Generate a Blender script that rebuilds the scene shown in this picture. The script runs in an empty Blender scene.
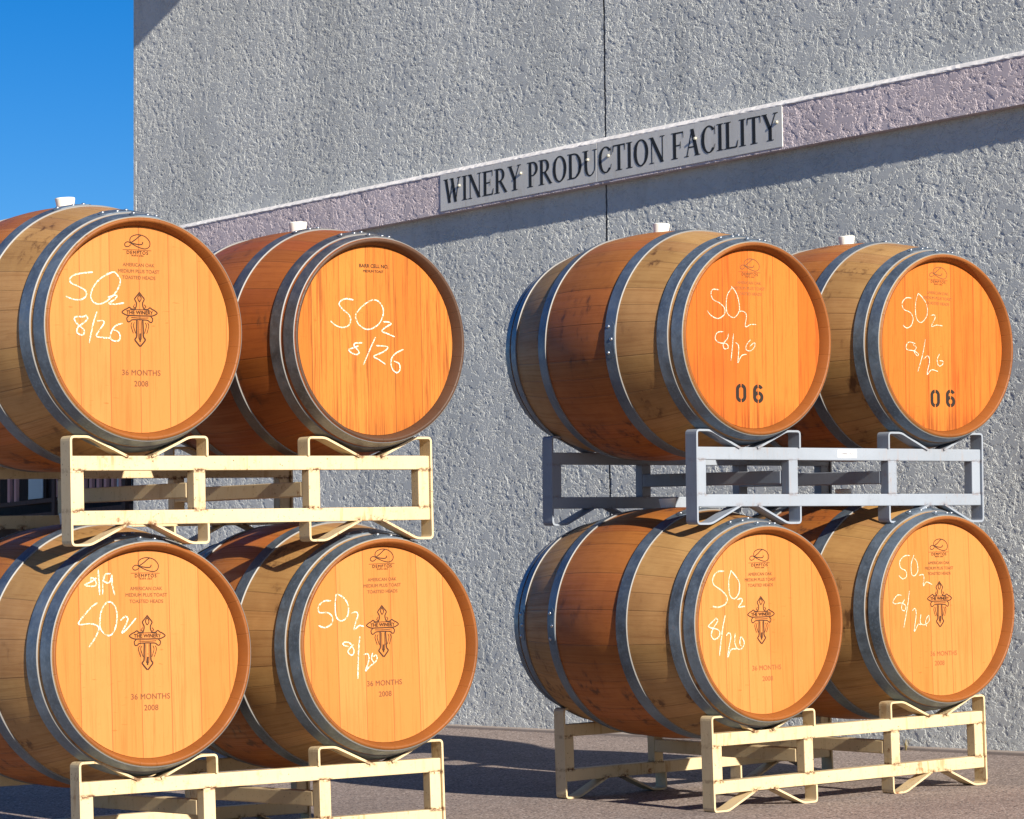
import bpy, bmesh, math, random
import numpy as np
from mathutils import Vector, Matrix, Quaternion
random.seed(7)
F_PX=2944.36
CAM_R=[[0.765083, -0.643853, -0.010106], [-0.043915, -0.067828, 0.99673], [0.642433, 0.762137, 0.080168]]
ZO=0.5
TIERS={'UL':([4.56302, 6.42567, 0.84345],[[0.997741, 0.0591, -0.031924], [-0.059743, 0.998022, -0.019561], [0.030705, 0.021424, 0.999299]]),'LL':([4.65025, 6.51504, -0.00011],[[0.996065, 0.084585, -0.026441], [-0.084434, 0.996406, 0.006751], [0.026917, -0.004492, 0.999628]]),'UR':([6.65836, 6.24345, 0.92742],[[0.99665, 0.077531, -0.026035], [-0.078379, 0.996366, -0.033332], [0.023356, 0.035261, 0.999105]]),'LR':([6.66674, 6.24679, 0.08098],[[0.996787, 0.068558, -0.041407], [-0.06939, 0.997409, -0.018993], [0.039998, 0.021805, 0.998962]])}
RK={'L': 0.9111, 'rb': 0.3594, 'sp': 0.7439, 'Lr': 1.1403, 'spU': 0.7849, 'LrU': 1.1904, 'yf': 0.0627, 'yb': 0.7902, 'zt': -0.2735, 'z1': -0.3263, 'z2': -0.3648, 'z3': -0.4687, 'z4': -0.5061, 'zb': -0.5601}
BAR={('UL', -1): (0, 0.003, 0.29), ('UL', 1): (-0.003, -0.009, 0.2805), ('LL', -1): (0, 0, 0.2925), ('LL', 1): (0, 0, 0.291), ('UR', -1): (0, 0, 0.29), ('UR', 1): (0, 0, 0.2895), ('LR', -1): (0, -0.0065, 0.29), ('LR', 1): (0, 0.0075, 0.2915)}
CHALK={('UL', -1): [[(-0.1372, 0.1455), (-0.1597, 0.1429), (-0.1885, 0.1373), (-0.2033, 0.1271), (-0.2016, 0.1158), (-0.1826, 0.1079), (-0.1605, 0.0973), (-0.1575, 0.0832), (-0.1736, 0.073), (-0.1959, 0.0734), (-0.2168, 0.0801)], [(-0.0791, 0.1476), (-0.1117, 0.1321), (-0.1346, 0.1096), (-0.1447, 0.0836), (-0.1354, 0.0668), (-0.1161, 0.0634), (-0.0901, 0.0768), (-0.067, 0.1004), (-0.0568, 0.1238), (-0.0631, 0.1379), (-0.0759, 0.1478), (-0.0986, 0.1412)], [(-0.0952, 0.0812), (-0.077, 0.0869), (-0.0673, 0.0861), (-0.0739, 0.0773), (-0.0916, 0.0653), (-0.0709, 0.0642), (-0.0468, 0.0684)], [(-0.1584, 0.0336), (-0.168, 0.0288), (-0.1872, 0.0282), (-0.1936, 0.0224), (-0.1843, 0.0084), (-0.1654, -0.0053), (-0.1688, -0.0179), (-0.1847, -0.0143), (-0.1845, -0.0001), (-0.1683, 0.0117), (-0.1553, 0.0234), (-0.1584, 0.0336)], [(-0.1274, 0.043), (-0.1396, 0.0096), (-0.1513, -0.0391)], [(-0.1298, 0.0184), (-0.1118, 0.0201), (-0.1074, 0.0133), (-0.1205, -0.0042), (-0.1305, -0.0204), (-0.1112, -0.0239), (-0.0906, -0.0251)], [(-0.0523, 0.0148), (-0.0719, 0.0085), (-0.0851, -0.0061), (-0.0887, -0.0262), (-0.0726, -0.0327), (-0.0608, -0.0256), (-0.0644, -0.0096), (-0.0799, -0.0031)]], ('UL', 1): [[(-0.0724, 0.1143), (-0.0986, 0.1169), (-0.1162, 0.11), (-0.1211, 0.0992), (-0.108, 0.085), (-0.0909, 0.0733), (-0.0836, 0.0589), (-0.0898, 0.0427), (-0.1092, 0.0348), (-0.1323, 0.0391), (-0.1522, 0.0522)], [(0.0127, 0.1131), (-0.0079, 0.1163), (-0.0406, 0.0992), (-0.0616, 0.079), (-0.0666, 0.0667), (-0.0565, 0.045), (-0.0334, 0.0324), (-0.0128, 0.0339), (0.0111, 0.0468), (0.0264, 0.0693), (0.0287, 0.0915), (0.0184, 0.1083), (0.0068, 0.1163)], [(0.026, 0.0546), (0.0468, 0.0541), (0.0555, 0.0494), (0.0375, 0.0401), (0.0224, 0.0275), (0.04, 0.0215), (0.0665, 0.0123)], [(-0.0432, -0.0074), (-0.0695, -0.009), (-0.0738, -0.0164), (-0.0641, -0.0259), (-0.0567, -0.0355), (-0.0673, -0.0416), (-0.0847, -0.0361), (-0.0915, -0.0275), (-0.0727, -0.0212), (-0.058, -0.016)], [(0.0001, 0.0098), (-0.017, -0.02), (-0.0435, -0.0704)], [(0.0007, -0.0147), (0.0273, -0.0151), (0.042, -0.0187), (0.0269, -0.0313), (-0.0076, -0.0453), (0.0086, -0.0537), (0.032, -0.067)], [(0.0955, -0.0235), (0.0683, -0.0354), (0.0531, -0.0529), (0.0542, -0.0774), (0.07, -0.0909), (0.0821, -0.0819), (0.0795, -0.0647), (0.0618, -0.0576)]], ('LL', -1): [[(-0.1453, 0.2016), (-0.1582, 0.1933), (-0.1787, 0.1841), (-0.1586, 0.1803), (-0.1458, 0.1845), (-0.1505, 0.1988), (-0.1611, 0.2019), (-0.1615, 0.1905)], [(-0.1396, 0.2253), (-0.137, 0.157)], [(-0.1261, 0.2068), (-0.1287, 0.1585)], [(-0.1037, 0.2121), (-0.1197, 0.2095), (-0.1233, 0.1925), (-0.1075, 0.1893), (-0.1005, 0.2091), (-0.1, 0.1834), (-0.0938, 0.1559)], [(-0.1439, 0.1378), (-0.1665, 0.1226), (-0.2003, 0.085), (-0.1707, 0.0841), (-0.1487, 0.0795), (-0.1427, 0.0679), (-0.1561, 0.0429), (-0.1724, 0.0236)], [(-0.1185, 0.1372), (-0.1317, 0.1216), (-0.1389, 0.0905), (-0.1364, 0.0677), (-0.1178, 0.0518), (-0.1016, 0.0581), (-0.09, 0.0862), (-0.0904, 0.1176), (-0.1026, 0.1367), (-0.1185, 0.1383)], [(-0.0797, 0.0888), (-0.0653, 0.0997), (-0.0577, 0.0938), (-0.0626, 0.0797), (-0.0761, 0.0573), (-0.0598, 0.0682), (-0.0333, 0.0948)]], ('LL', 1): [[(-0.1724, 0.1244), (-0.195, 0.1244), (-0.213, 0.1101), (-0.211, 0.0935), (-0.1865, 0.0928), (-0.1707, 0.0814), (-0.1727, 0.0621), (-0.1944, 0.0518), (-0.2148, 0.0579)], [(-0.1555, 0.1427), (-0.1598, 0.1141), (-0.1577, 0.081), (-0.1419, 0.0684), (-0.1219, 0.0799), (-0.1177, 0.1075), (-0.1299, 0.1299), (-0.1522, 0.1426)], [(-0.1086, 0.0878), (-0.0921, 0.0912), (-0.0878, 0.0817), (-0.0965, 0.0598), (-0.1004, 0.0433), (-0.0836, 0.0539), (-0.0693, 0.0506)], [(-0.1217, -0.003), (-0.1378, 0.0031), (-0.1343, 0.0096), (-0.1168, 0.0068), (-0.1056, -0.0091), (-0.1047, -0.0212), (-0.1141, -0.0264), (-0.1235, -0.0167), (-0.1153, -0.0059), (-0.1039, 0.0019)], [(-0.0834, 0.0245), (-0.0896, -0.0207), (-0.0942, -0.0924)], [(-0.0735, -0.0268), (-0.0602, -0.0245), (-0.0554, -0.0358), (-0.0613, -0.055), (-0.0685, -0.0713), (-0.055, -0.0608), (-0.0381, -0.0492)], [(-0.0437, -0.0224), (-0.0476, -0.0389), (-0.0381, -0.0492), (-0.0298, -0.0395), (-0.0327, -0.0294), (-0.0421, -0.0335)]], ('UR', -1): [[(-0.1277, 0.144), (-0.1512, 0.1449), (-0.1591, 0.1325), (-0.1516, 0.1146), (-0.1244, 0.1035), (-0.1073, 0.0889), (-0.1092, 0.0707), (-0.1329, 0.0577), (-0.1601, 0.0659), (-0.1755, 0.0805)], [(-0.0764, 0.1539), (-0.0965, 0.1288), (-0.101, 0.0922), (-0.0934, 0.0712), (-0.0699, 0.0629), (-0.0498, 0.0849), (-0.0533, 0.1182), (-0.0648, 0.1422), (-0.0803, 0.1568)], [(-0.0538, 0.0817), (-0.034, 0.0824), (-0.0223, 0.0706), (-0.0268, 0.0369), (-0.0068, 0.0436), (0.0155, 0.0443)], [(-0.1138, 0.019), (-0.1374, 0.0152), (-0.1455, -0.0032), (-0.13, -0.0148), (-0.1026, -0.0171), (-0.0949, -0.029), (-0.1107, -0.0324), (-0.1144, -0.0174), (-0.0984, -0.0018), (-0.0943, 0.0135)], [(-0.0746, 0.0141), (-0.0791, -0.0255), (-0.0852, -0.0669)], [(-0.0671, -0.013), (-0.0554, -0.0218), (-0.0558, -0.0492), (-0.0585, -0.0736), (-0.0439, -0.0519), (-0.0241, -0.0471)], [(-0.0075, -0.0022), (-0.0236, -0.0179), (-0.0254, -0.0332), (-0.008, -0.0357), (0.0081, -0.0231), (0.0067, -0.0109), (-0.0118, -0.0236)]], ('UR', 1): [[(-0.123, 0.1483), (-0.149, 0.1486), (-0.1666, 0.1307), (-0.1583, 0.1119), (-0.1325, 0.1033), (-0.1198, 0.0845), (-0.1289, 0.0619), (-0.1482, 0.0536), (-0.1636, 0.0621)], [(-0.0966, 0.1653), (-0.1085, 0.1328), (-0.1067, 0.0882), (-0.0852, 0.0729), (-0.0603, 0.0961), (-0.0597, 0.1282), (-0.0793, 0.1531), (-0.0966, 0.1653)], [(-0.0428, 0.0967), (-0.0278, 0.0985), (-0.0254, 0.0877), (-0.0417, 0.0615), (-0.0196, 0.0667), (0.0068, 0.0649)], [(-0.1126, 0.0049), (-0.1386, 0.0093), (-0.1518, -0.0025), (-0.1477, -0.0152), (-0.1218, -0.0176), (-0.1002, -0.0266), (-0.1047, -0.0331), (-0.1175, -0.0207), (-0.1085, -0.0077), (-0.1214, 0.0015)], [(-0.0688, 0.0203), (-0.0829, -0.0326), (-0.1039, -0.0842)], [(-0.0787, -0.044), (-0.0592, -0.032), (-0.0526, -0.051), (-0.0639, -0.091), (-0.0443, -0.0764), (-0.0163, -0.0809)], [(-0.0082, -0.0242), (-0.0191, -0.0438), (-0.0133, -0.0629), (0.0026, -0.0593), (0.0064, -0.0483), (-0.0086, -0.0467)]], ('LR', -1): [[(-0.151, 0.1625), (-0.1769, 0.1616), (-0.1945, 0.1442), (-0.1931, 0.1245), (-0.1645, 0.1066), (-0.1432, 0.0861), (-0.1477, 0.0665), (-0.1776, 0.0565), (-0.1995, 0.0602)], [(-0.1228, 0.1644), (-0.1338, 0.1337), (-0.1319, 0.0913), (-0.1139, 0.0793), (-0.0961, 0.0956), (-0.0933, 0.1266), (-0.1073, 0.1469), (-0.1251, 0.1644)], [(-0.1029, 0.0761), (-0.0878, 0.0794), (-0.0845, 0.0697), (-0.1001, 0.0533), (-0.0852, 0.0544), (-0.074, 0.0551)], [(-0.1863, 0.0259), (-0.2127, 0.0074), (-0.2167, -0.0008), (-0.1805, -0.0109), (-0.1775, -0.0279), (-0.1963, -0.0382), (-0.209, -0.0264), (-0.2023, -0.0071), (-0.1831, 0.0145), (-0.1864, 0.0231)], [(-0.1529, 0.0312), (-0.1659, -0.0143), (-0.18, -0.0878)], [(-0.1518, -0.029), (-0.1403, -0.0211), (-0.1334, -0.0327), (-0.1423, -0.0661), (-0.1487, -0.095), (-0.1351, -0.0721), (-0.1128, -0.0703)], [(-0.116, -0.0222), (-0.1194, -0.0503), (-0.1091, -0.0705), (-0.0905, -0.0686), (-0.0823, -0.052), (-0.0942, -0.0345), (-0.0995, -0.054), (-0.0939, -0.0628)]], ('LR', 1): [[(-0.1313, 0.1713), (-0.1541, 0.1708), (-0.175, 0.155), (-0.172, 0.1343), (-0.1522, 0.1248), (-0.149, 0.1071), (-0.1655, 0.1), (-0.1812, 0.1111)], [(-0.1133, 0.1737), (-0.1269, 0.1446), (-0.126, 0.1122), (-0.1124, 0.1088), (-0.0995, 0.1231), (-0.1023, 0.1498), (-0.1123, 0.1619)], [(-0.0961, 0.1082), (-0.0797, 0.1106), (-0.0744, 0.1015), (-0.0789, 0.0751), (-0.0645, 0.0864), (-0.0403, 0.0778)], [(-0.172, 0.0491), (-0.1921, 0.0498), (-0.2107, 0.0312), (-0.2014, 0.0238), (-0.1771, 0.0257), (-0.1574, 0.0161), (-0.1621, 0.0016), (-0.1741, 0.0051), (-0.1734, 0.0197), (-0.1605, 0.0369)], [(-0.139, 0.0625), (-0.1493, 0.0158), (-0.1687, -0.051)], [(-0.1298, 0.0003), (-0.1173, 0.0057), (-0.1143, -0.0151), (-0.1248, -0.0647), (-0.1076, -0.0448), (-0.0954, -0.0454)], [(-0.0938, -0.013), (-0.0975, -0.0394), (-0.0791, -0.0461), (-0.0597, -0.0351), (-0.0613, -0.0173), (-0.0744, -0.0345), (-0.0712, -0.0524)]]}
MARKS={('UL', -1): {'logo': (-0.0039, 0.2268), 'lines': (-0.0009, 0.1521), 'cross': (-0.0002, 0.0267), 'mon': (0.0017, -0.114), 'yr': (0.0011, -0.1428)}, ('LL', -1): {'logo': (-0.0003, 0.2297), 'lines': (-0.0005, 0.1538), 'cross': (-0.0009, 0.0298), 'mon': (0.0041, -0.1114), 'yr': (0.0056, -0.1406)}, ('LL', 1): {'logo': (-0.0024, 0.2415), 'lines': (-0.0037, 0.1624), 'cross': (-0.0068, 0.0364), 'mon': (-0.0063, -0.1073), 'yr': (-0.0051, -0.1377)}, ('LR', -1): {'logo': (-0.01, 0.2021), 'lines': (-0.009, 0.1324), 'cross': (-0.0103, 0.0114), 'mon': (0.0053, -0.1328), 'yr': (0.0078, -0.1656)}, ('LR', 1): {'logo': (-0.0044, 0.1976), 'lines': (-0.0065, 0.1279), 'cross': (-0.0089, 0.0157), 'mon': (0.0009, -0.1399), 'yr': (-0.018, -0.1693)}, ('UR', -1): {'logo': (-0.0058, 0.2212), 'lines': (-0.0088, 0.1528), 'n0': (-0.0455, -0.1644), 'n6': (0.0219, -0.1656)}, ('UR', 1): {'logo': (-0.0072, 0.2303), 'lines': (-0.0109, 0.1519), 'n0': (-0.0279, -0.167), 'n6': (0.0391, -0.1658)}, ('UL', 1): {'l1': (-0.0001, 0.2131), 'l2': (-0.0021, 0.1981)}}

PI = math.pi
scene = bpy.context.scene
COL = scene.collection

# ------------------------------------------------------------------ helpers
def link(name, me, mats=None, parent=None, smooth=False):
    o = bpy.data.objects.new(name, me)
    COL.objects.link(o)
    if mats:
        for m in (mats if isinstance(mats, (list, tuple)) else [mats]):
            me.materials.append(m)
    if smooth:
        for p in me.polygons:
            p.use_smooth = True
    if parent:
        o.parent = parent
    return o

def obj(name, bm, mats=None, parent=None, smooth=False):
    me = bpy.data.meshes.new(name)
    bmesh.ops.recalc_face_normals(bm, faces=bm.faces)
    bm.to_mesh(me); bm.free()
    return link(name, me, mats, parent, smooth)

def empty(name, mat, label, cat, group=None):
    o = bpy.data.objects.new(name, None)
    COL.objects.link(o)
    o.empty_display_size = 0.1
    o.matrix_world = mat
    tag(o, label, cat, group)
    return o

def tag(o, label=None, cat=None, group=None, kind=None):
    if label: o['label'] = label
    if cat: o['category'] = cat
    if group: o['group'] = group
    if kind: o['kind'] = kind
    return o

def box(bm, x0, x1, y0, y1, z0, z1, bev=0.0):
    vs = [bm.verts.new((x, y, z)) for x in (x0, x1) for y in (y0, y1) for z in (z0, z1)]
    f = [(0,1,3,2),(4,6,7,5),(0,4,5,1),(2,3,7,6),(0,2,6,4),(1,5,7,3)]
    fs = [bm.faces.new([vs[i] for i in q]) for q in f]
    if bev:
        es = list({e for g in fs for e in g.edges})
        bmesh.ops.bevel(bm, geom=es, offset=bev, segments=2, affect='EDGES', profile=0.6)

def lathe(bm, prof, n=96, closed=False, mat=0, flatcap=False):
    """prof: list of (y, r) swept round the Y axis"""
    rings = []
    for y, r in prof:
        rings.append([bm.verts.new((r*math.cos(2*PI*k/n), y, r*math.sin(2*PI*k/n))) for k in range(n)])
    m = len(rings)
    for i in range(m if closed else m-1):
        a, b = rings[i], rings[(i+1) % m]
        for k in range(n):
            f = bm.faces.new((a[k], a[(k+1) % n], b[(k+1) % n], b[k]))
            f.material_index = mat; f.smooth = True
    return rings

def strap(bm, pts, y0, y1, th, rad=0.014):
    """flat bar bent along (x,z) points, width along Y, thickness th to the left of travel"""
    P = [Vector((p[0], p[1])) for p in pts]
    q = [P[0]]
    for i in range(1, len(P)-1):
        a = (P[i-1]-P[i]); b = (P[i+1]-P[i])
        r = min(rad, a.length*.4, b.length*.4)
        A = P[i]+a.normalized()*r; B = P[i]+b.normalized()*r
        for t in (0, .25, .5, .75, 1):
            q.append(A*(1-t)**2 + P[i]*2*t*(1-t) + B*t*t)
    q.append(P[-1])
    ring = []
    for i, p in enumerate(q):
        d = (q[min(i+1, len(q)-1)]-q[max(i-1, 0)]).normalized()
        nrm = Vector((-d.y, d.x))
        i_ = p+nrm*th
        ring.append([bm.verts.new((p.x, y0, p.y)), bm.verts.new((p.x, y1, p.y)),
                     bm.verts.new((i_.x, y1, i_.y)), bm.verts.new((i_.x, y0, i_.y))])
    for a, b in zip(ring, ring[1:]):
        for k in range(4):
            bm.faces.new((a[k], a[(k+1) % 4], b[(k+1) % 4], b[k]))
    bm.faces.new(ring[0]); bm.faces.new(ring[-1][::-1])

def ribbon(bm, pts, w, y, lift=0.0, taper=True, rng=None):
    """painted / chalked stroke lying on the plane y (x,z points), a thin flat ribbon"""
    P = [Vector(p) for p in pts]
    # catmull-rom
    q = []
    for i in range(len(P)-1):
        p0, p1, p2, p3 = P[max(i-1, 0)], P[i], P[i+1], P[min(i+2, len(P)-1)]
        for k in range(5):
            t = k/5
            q.append(.5*((2*p1)+(p2-p0)*t+(2*p0-5*p1+4*p2-p3)*t*t+(3*p1-p0-3*p2+p3)*t**3))
    q.append(P[-1])
    prev = None
    for i, p in enumerate(q):
        d = q[min(i+1, len(q)-1)]-q[max(i-1, 0)]
        if d.length < 1e-7: continue
        d.normalize(); n = Vector((-d.y, d.x))
        ww = w*(.5 if (taper and i in (0, len(q)-1)) else 1.0)
        if rng: ww *= rng.uniform(.75, 1.2)
        a, b = p+n*ww/2, p-n*ww/2
        yy = y-lift*i
        cur = (bm.verts.new((a.x, yy, a.y)), bm.verts.new((b.x, yy, b.y)))
        if prev: bm.faces.new((prev[0], prev[1], cur[1], cur[0]))
        prev = cur

_txt = {}
def text_mesh(s, size, align='CENTER', bold=0.0, space=1.0):
    key = (s, size, bold, space)
    if key not in _txt:
        cu = bpy.data.curves.new('lettering', 'FONT')
        cu.body = s; cu.size = size; cu.align_x = align; cu.align_y = 'CENTER'
        cu.offset = bold; cu.space_character = space
        o = bpy.data.objects.new('lettering', cu); COL.objects.link(o)
        bpy.context.view_layer.update()
        me = bpy.data.meshes.new_from_object(o.evaluated_get(bpy.context.evaluated_depsgraph_get()))
        _txt[key] = [[tuple(me.vertices[i].co[:2]) for i in p.vertices] for p in me.polygons]
        bpy.data.objects.remove(o); bpy.data.curves.remove(cu); bpy.data.meshes.remove(me)
    return _txt[key]

def add_text(bm, s, size, cx, cz, y, rot=0.0, bold=0.0, space=1.0, sx=1.0):
    for q, (dx, dz) in enumerate(((-.02, 0), (.02, 0), (0, .02), (0, -.02))):
        add_text1(bm, s, size, cx+dx*size, cz+dz*size, y-.00006*q, rot, bold, space, sx)

def add_text1(bm, s, size, cx, cz, y, rot=0.0, bold=0.0, space=1.0, sx=1.0):
    c, sn = math.cos(rot), math.sin(rot)
    cache = {}
    for poly in text_mesh(s, size, 'CENTER', bold, space):
        vs = []
        for (a, b) in poly:
            if (a, b) not in cache:
                x, z = a*sx, b
                cache[(a, b)] = bm.verts.new((cx+x*c-z*sn, y, cz+x*sn+z*c))
            vs.append(cache[(a, b)])
        try: bm.faces.new(vs)
        except ValueError: pass

# ------------------------------------------------------------------ materials
class M:
    """tiny node-tree helper"""
    def __init__(s, name):
        s.m = bpy.data.materials.new(name); s.m.use_nodes = True
        s.nt = s.m.node_tree; s.n = s.nt.nodes; s.b = s.n['Principled BSDF']
        s.out = s.n['Material Output']
    def node(s, t, **kw):
        n = s.n.new(t)
        for k, v in kw.items():
            if k.startswith('i_'): n.inputs[k[2:].replace('_', ' ')].default_value = v
            else: setattr(n, k, v)
        return n
    def l(s, a, b): s.nt.links.new(a, b)
    def val(s, x, i):
        if hasattr(x, 'bl_idname') or hasattr(x, 'is_linked'): s.l(x, i)
        else: i.default_value = x
    def math(s, op, a, b=None, c=None, clamp=False):
        n = s.n.new('ShaderNodeMath'); n.operation = op; n.use_clamp = clamp
        for x, i in zip((a, b, c), n.inputs):
            if x is not None: s.val(x, i)
        return n.outputs[0]
    def mix(s, f, a, b, mode='MIX'):
        n = s.n.new('ShaderNodeMix'); n.data_type = 'RGBA'; n.blend_type = mode
        s.val(f, n.inputs[0])
        for x, i in ((a, n.inputs[6]), (b, n.inputs[7])):
            if isinstance(x, (tuple, list)): i.default_value = (*x[:3], 1)
            else: s.l(x, i)
        return n.outputs[2]
    def noise(s, vec, scale, detail=4, rough=.55, dist=0, lac=2):
        n = s.node('ShaderNodeTexNoise'); s.l(vec, n.inputs['Vector'])
        n.inputs['Scale'].default_value = scale; n.inputs['Detail'].default_value = detail
        n.inputs['Roughness'].default_value = rough; n.inputs['Distortion'].default_value = dist
        return n.outputs['Fac']
    def ramp(s, f, a, b, lo=0., hi=1., smooth=True):
        n = s.node('ShaderNodeMapRange'); n.interpolation_type = 'SMOOTHSTEP' if smooth else 'LINEAR'
        s.l(f, n.inputs[0]); n.inputs[1].default_value = a; n.inputs[2].default_value = b
        n.inputs[3].default_value = lo; n.inputs[4].default_value = hi
        return n.outputs[0]
    def coords(s, scale=(1, 1, 1), which='Object', rnd=0.0):
        tc = s.node('ShaderNodeTexCoord')
        mp = s.node('ShaderNodeMapping'); mp.inputs['Scale'].default_value = scale
        s.l(tc.outputs[which], mp.inputs['Vector'])
        if rnd:
            oi = s.node('ShaderNodeObjectInfo')
            cb = s.node('ShaderNodeCombineXYZ')
            r = s.math('MULTIPLY', oi.outputs['Random'], rnd)
            for i in range(3): s.l(r, cb.inputs[i])
            s.l(cb.outputs[0], mp.inputs['Location'])
        return mp.outputs[0]
    def xyz(s, which='Object'):
        tc = s.node('ShaderNodeTexCoord'); sp = s.node('ShaderNodeSeparateXYZ')
        s.l(tc.outputs[which], sp.inputs[0]); return sp.outputs
    def rand(s):
        return s.node('ShaderNodeObjectInfo').outputs['Random']
    def wn(s, x):
        n = s.node('ShaderNodeTexWhiteNoise'); n.noise_dimensions = '1D'; s.l(x, n.inputs['W']); return n.outputs['Value']
    def color(s, c): 
        if isinstance(c, (tuple, list)): s.b.inputs['Base Color'].default_value = (*c[:3], 1)
        else: s.l(c, s.b.inputs['Base Color'])
    def rough(s, r): s.val(r, s.b.inputs['Roughness'])
    def metal(s, r): s.val(r, s.b.inputs['Metallic'])
    def bump(s, h, dist=.002, strength=1.0):
        n = s.node('ShaderNodeBump'); n.inputs['Distance'].default_value = dist; n.inputs['Strength'].default_value = strength
        s.l(h, n.inputs['Height']); s.l(n.outputs[0], s.b.inputs['Normal'])

def mat_plain(name, c, rough=.6, metal=0.0):
    m = M(name); m.color(c); m.rough(rough); m.metal(metal); return m.m

def mat_head(name, base, dark, pale, board=.088, contrast=.5, foot=0.0, flecks=0.4):
    m = M(name)
    X, Y, Z = m.xyz()
    r = m.rand()
    xs = m.math('ADD', m.math('DIVIDE', X, board), m.math('MULTIPLY', r, 37.3))
    bid = m.math('FLOOR', xs); fr = m.math('FRACT', xs)
    tone = m.wn(m.math('ADD', bid, m.math('MULTIPLY', r, 11.7)))
    # grain: noise stretched along Z, shifted per board
    mp = m.node('ShaderNodeCombineXYZ')
    m.l(m.math('MULTIPLY', X, 95.), mp.inputs[0]); m.l(m.math('MULTIPLY', bid, 3.7), mp.inputs[1])
    m.l(m.math('MULTIPLY', Z, 2.6), mp.inputs[2])
    g = m.noise(mp.outputs[0], 1.0, 5, .62, .9)
    mp2 = m.node('ShaderNodeCombineXYZ')
    m.l(m.math('MULTIPLY', X, 420.), mp2.inputs[0]); m.l(m.math('MULTIPLY', bid, 1.7), mp2.inputs[1])
    m.l(m.math('MULTIPLY', Z, 22.), mp2.inputs[2])
    g2 = m.noise(mp2.outputs[0], 1.0, 3, .6)
    cl = m.noise(m.coords((3, 3, 3), rnd=9), 1.0, 3, .6)
    c = m.mix(m.ramp(tone, .1, .95), base, pale)
    c = m.mix(m.math('MULTIPLY', m.ramp(g, .48, .72), contrast), c, dark)
    c = m.mix(m.math('MULTIPLY', m.ramp(g2, .56, .75), contrast*.55), c, dark)
    c = m.mix(m.math('MULTIPLY', m.ramp(cl, .5, .8), .28), c, dark)
    # medullary flecks
    fl = m.node('ShaderNodeMapping'); fl.inputs['Rotation'].default_value = (0, .7, 0); fl.inputs['Scale'].default_value = (26, 26, 130)
    tc = m.node('ShaderNodeTexCoord'); m.l(tc.outputs['Object'], fl.inputs[0])
    f = m.math('MULTIPLY', m.ramp(m.noise(fl.outputs[0], 1, 2, .5), .64, .74), m.ramp(m.noise(m.coords((5, 5, 5), rnd=23), 1, 1), .52, .62))
    c = m.mix(m.math('MULTIPLY', f, flecks), c, dark)
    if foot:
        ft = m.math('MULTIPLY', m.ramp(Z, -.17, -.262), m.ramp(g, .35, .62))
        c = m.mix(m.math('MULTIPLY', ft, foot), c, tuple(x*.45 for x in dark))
    j = m.math('MINIMUM', fr, m.math('SUBTRACT', 1., fr))
    jj = m.ramp(j, .004, .018, 1, 0)
    c = m.mix(m.math('MULTIPLY', jj, .62), c, tuple(x*.35 for x in dark))
    m.color(c); m.rough(.62)
    m.b.inputs['Specular IOR Level'].default_value = .25
    m.bump(m.math('SUBTRACT', g2, m.math('MULTIPLY', jj, .8)), .0006, .6)
    return m.m

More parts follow.
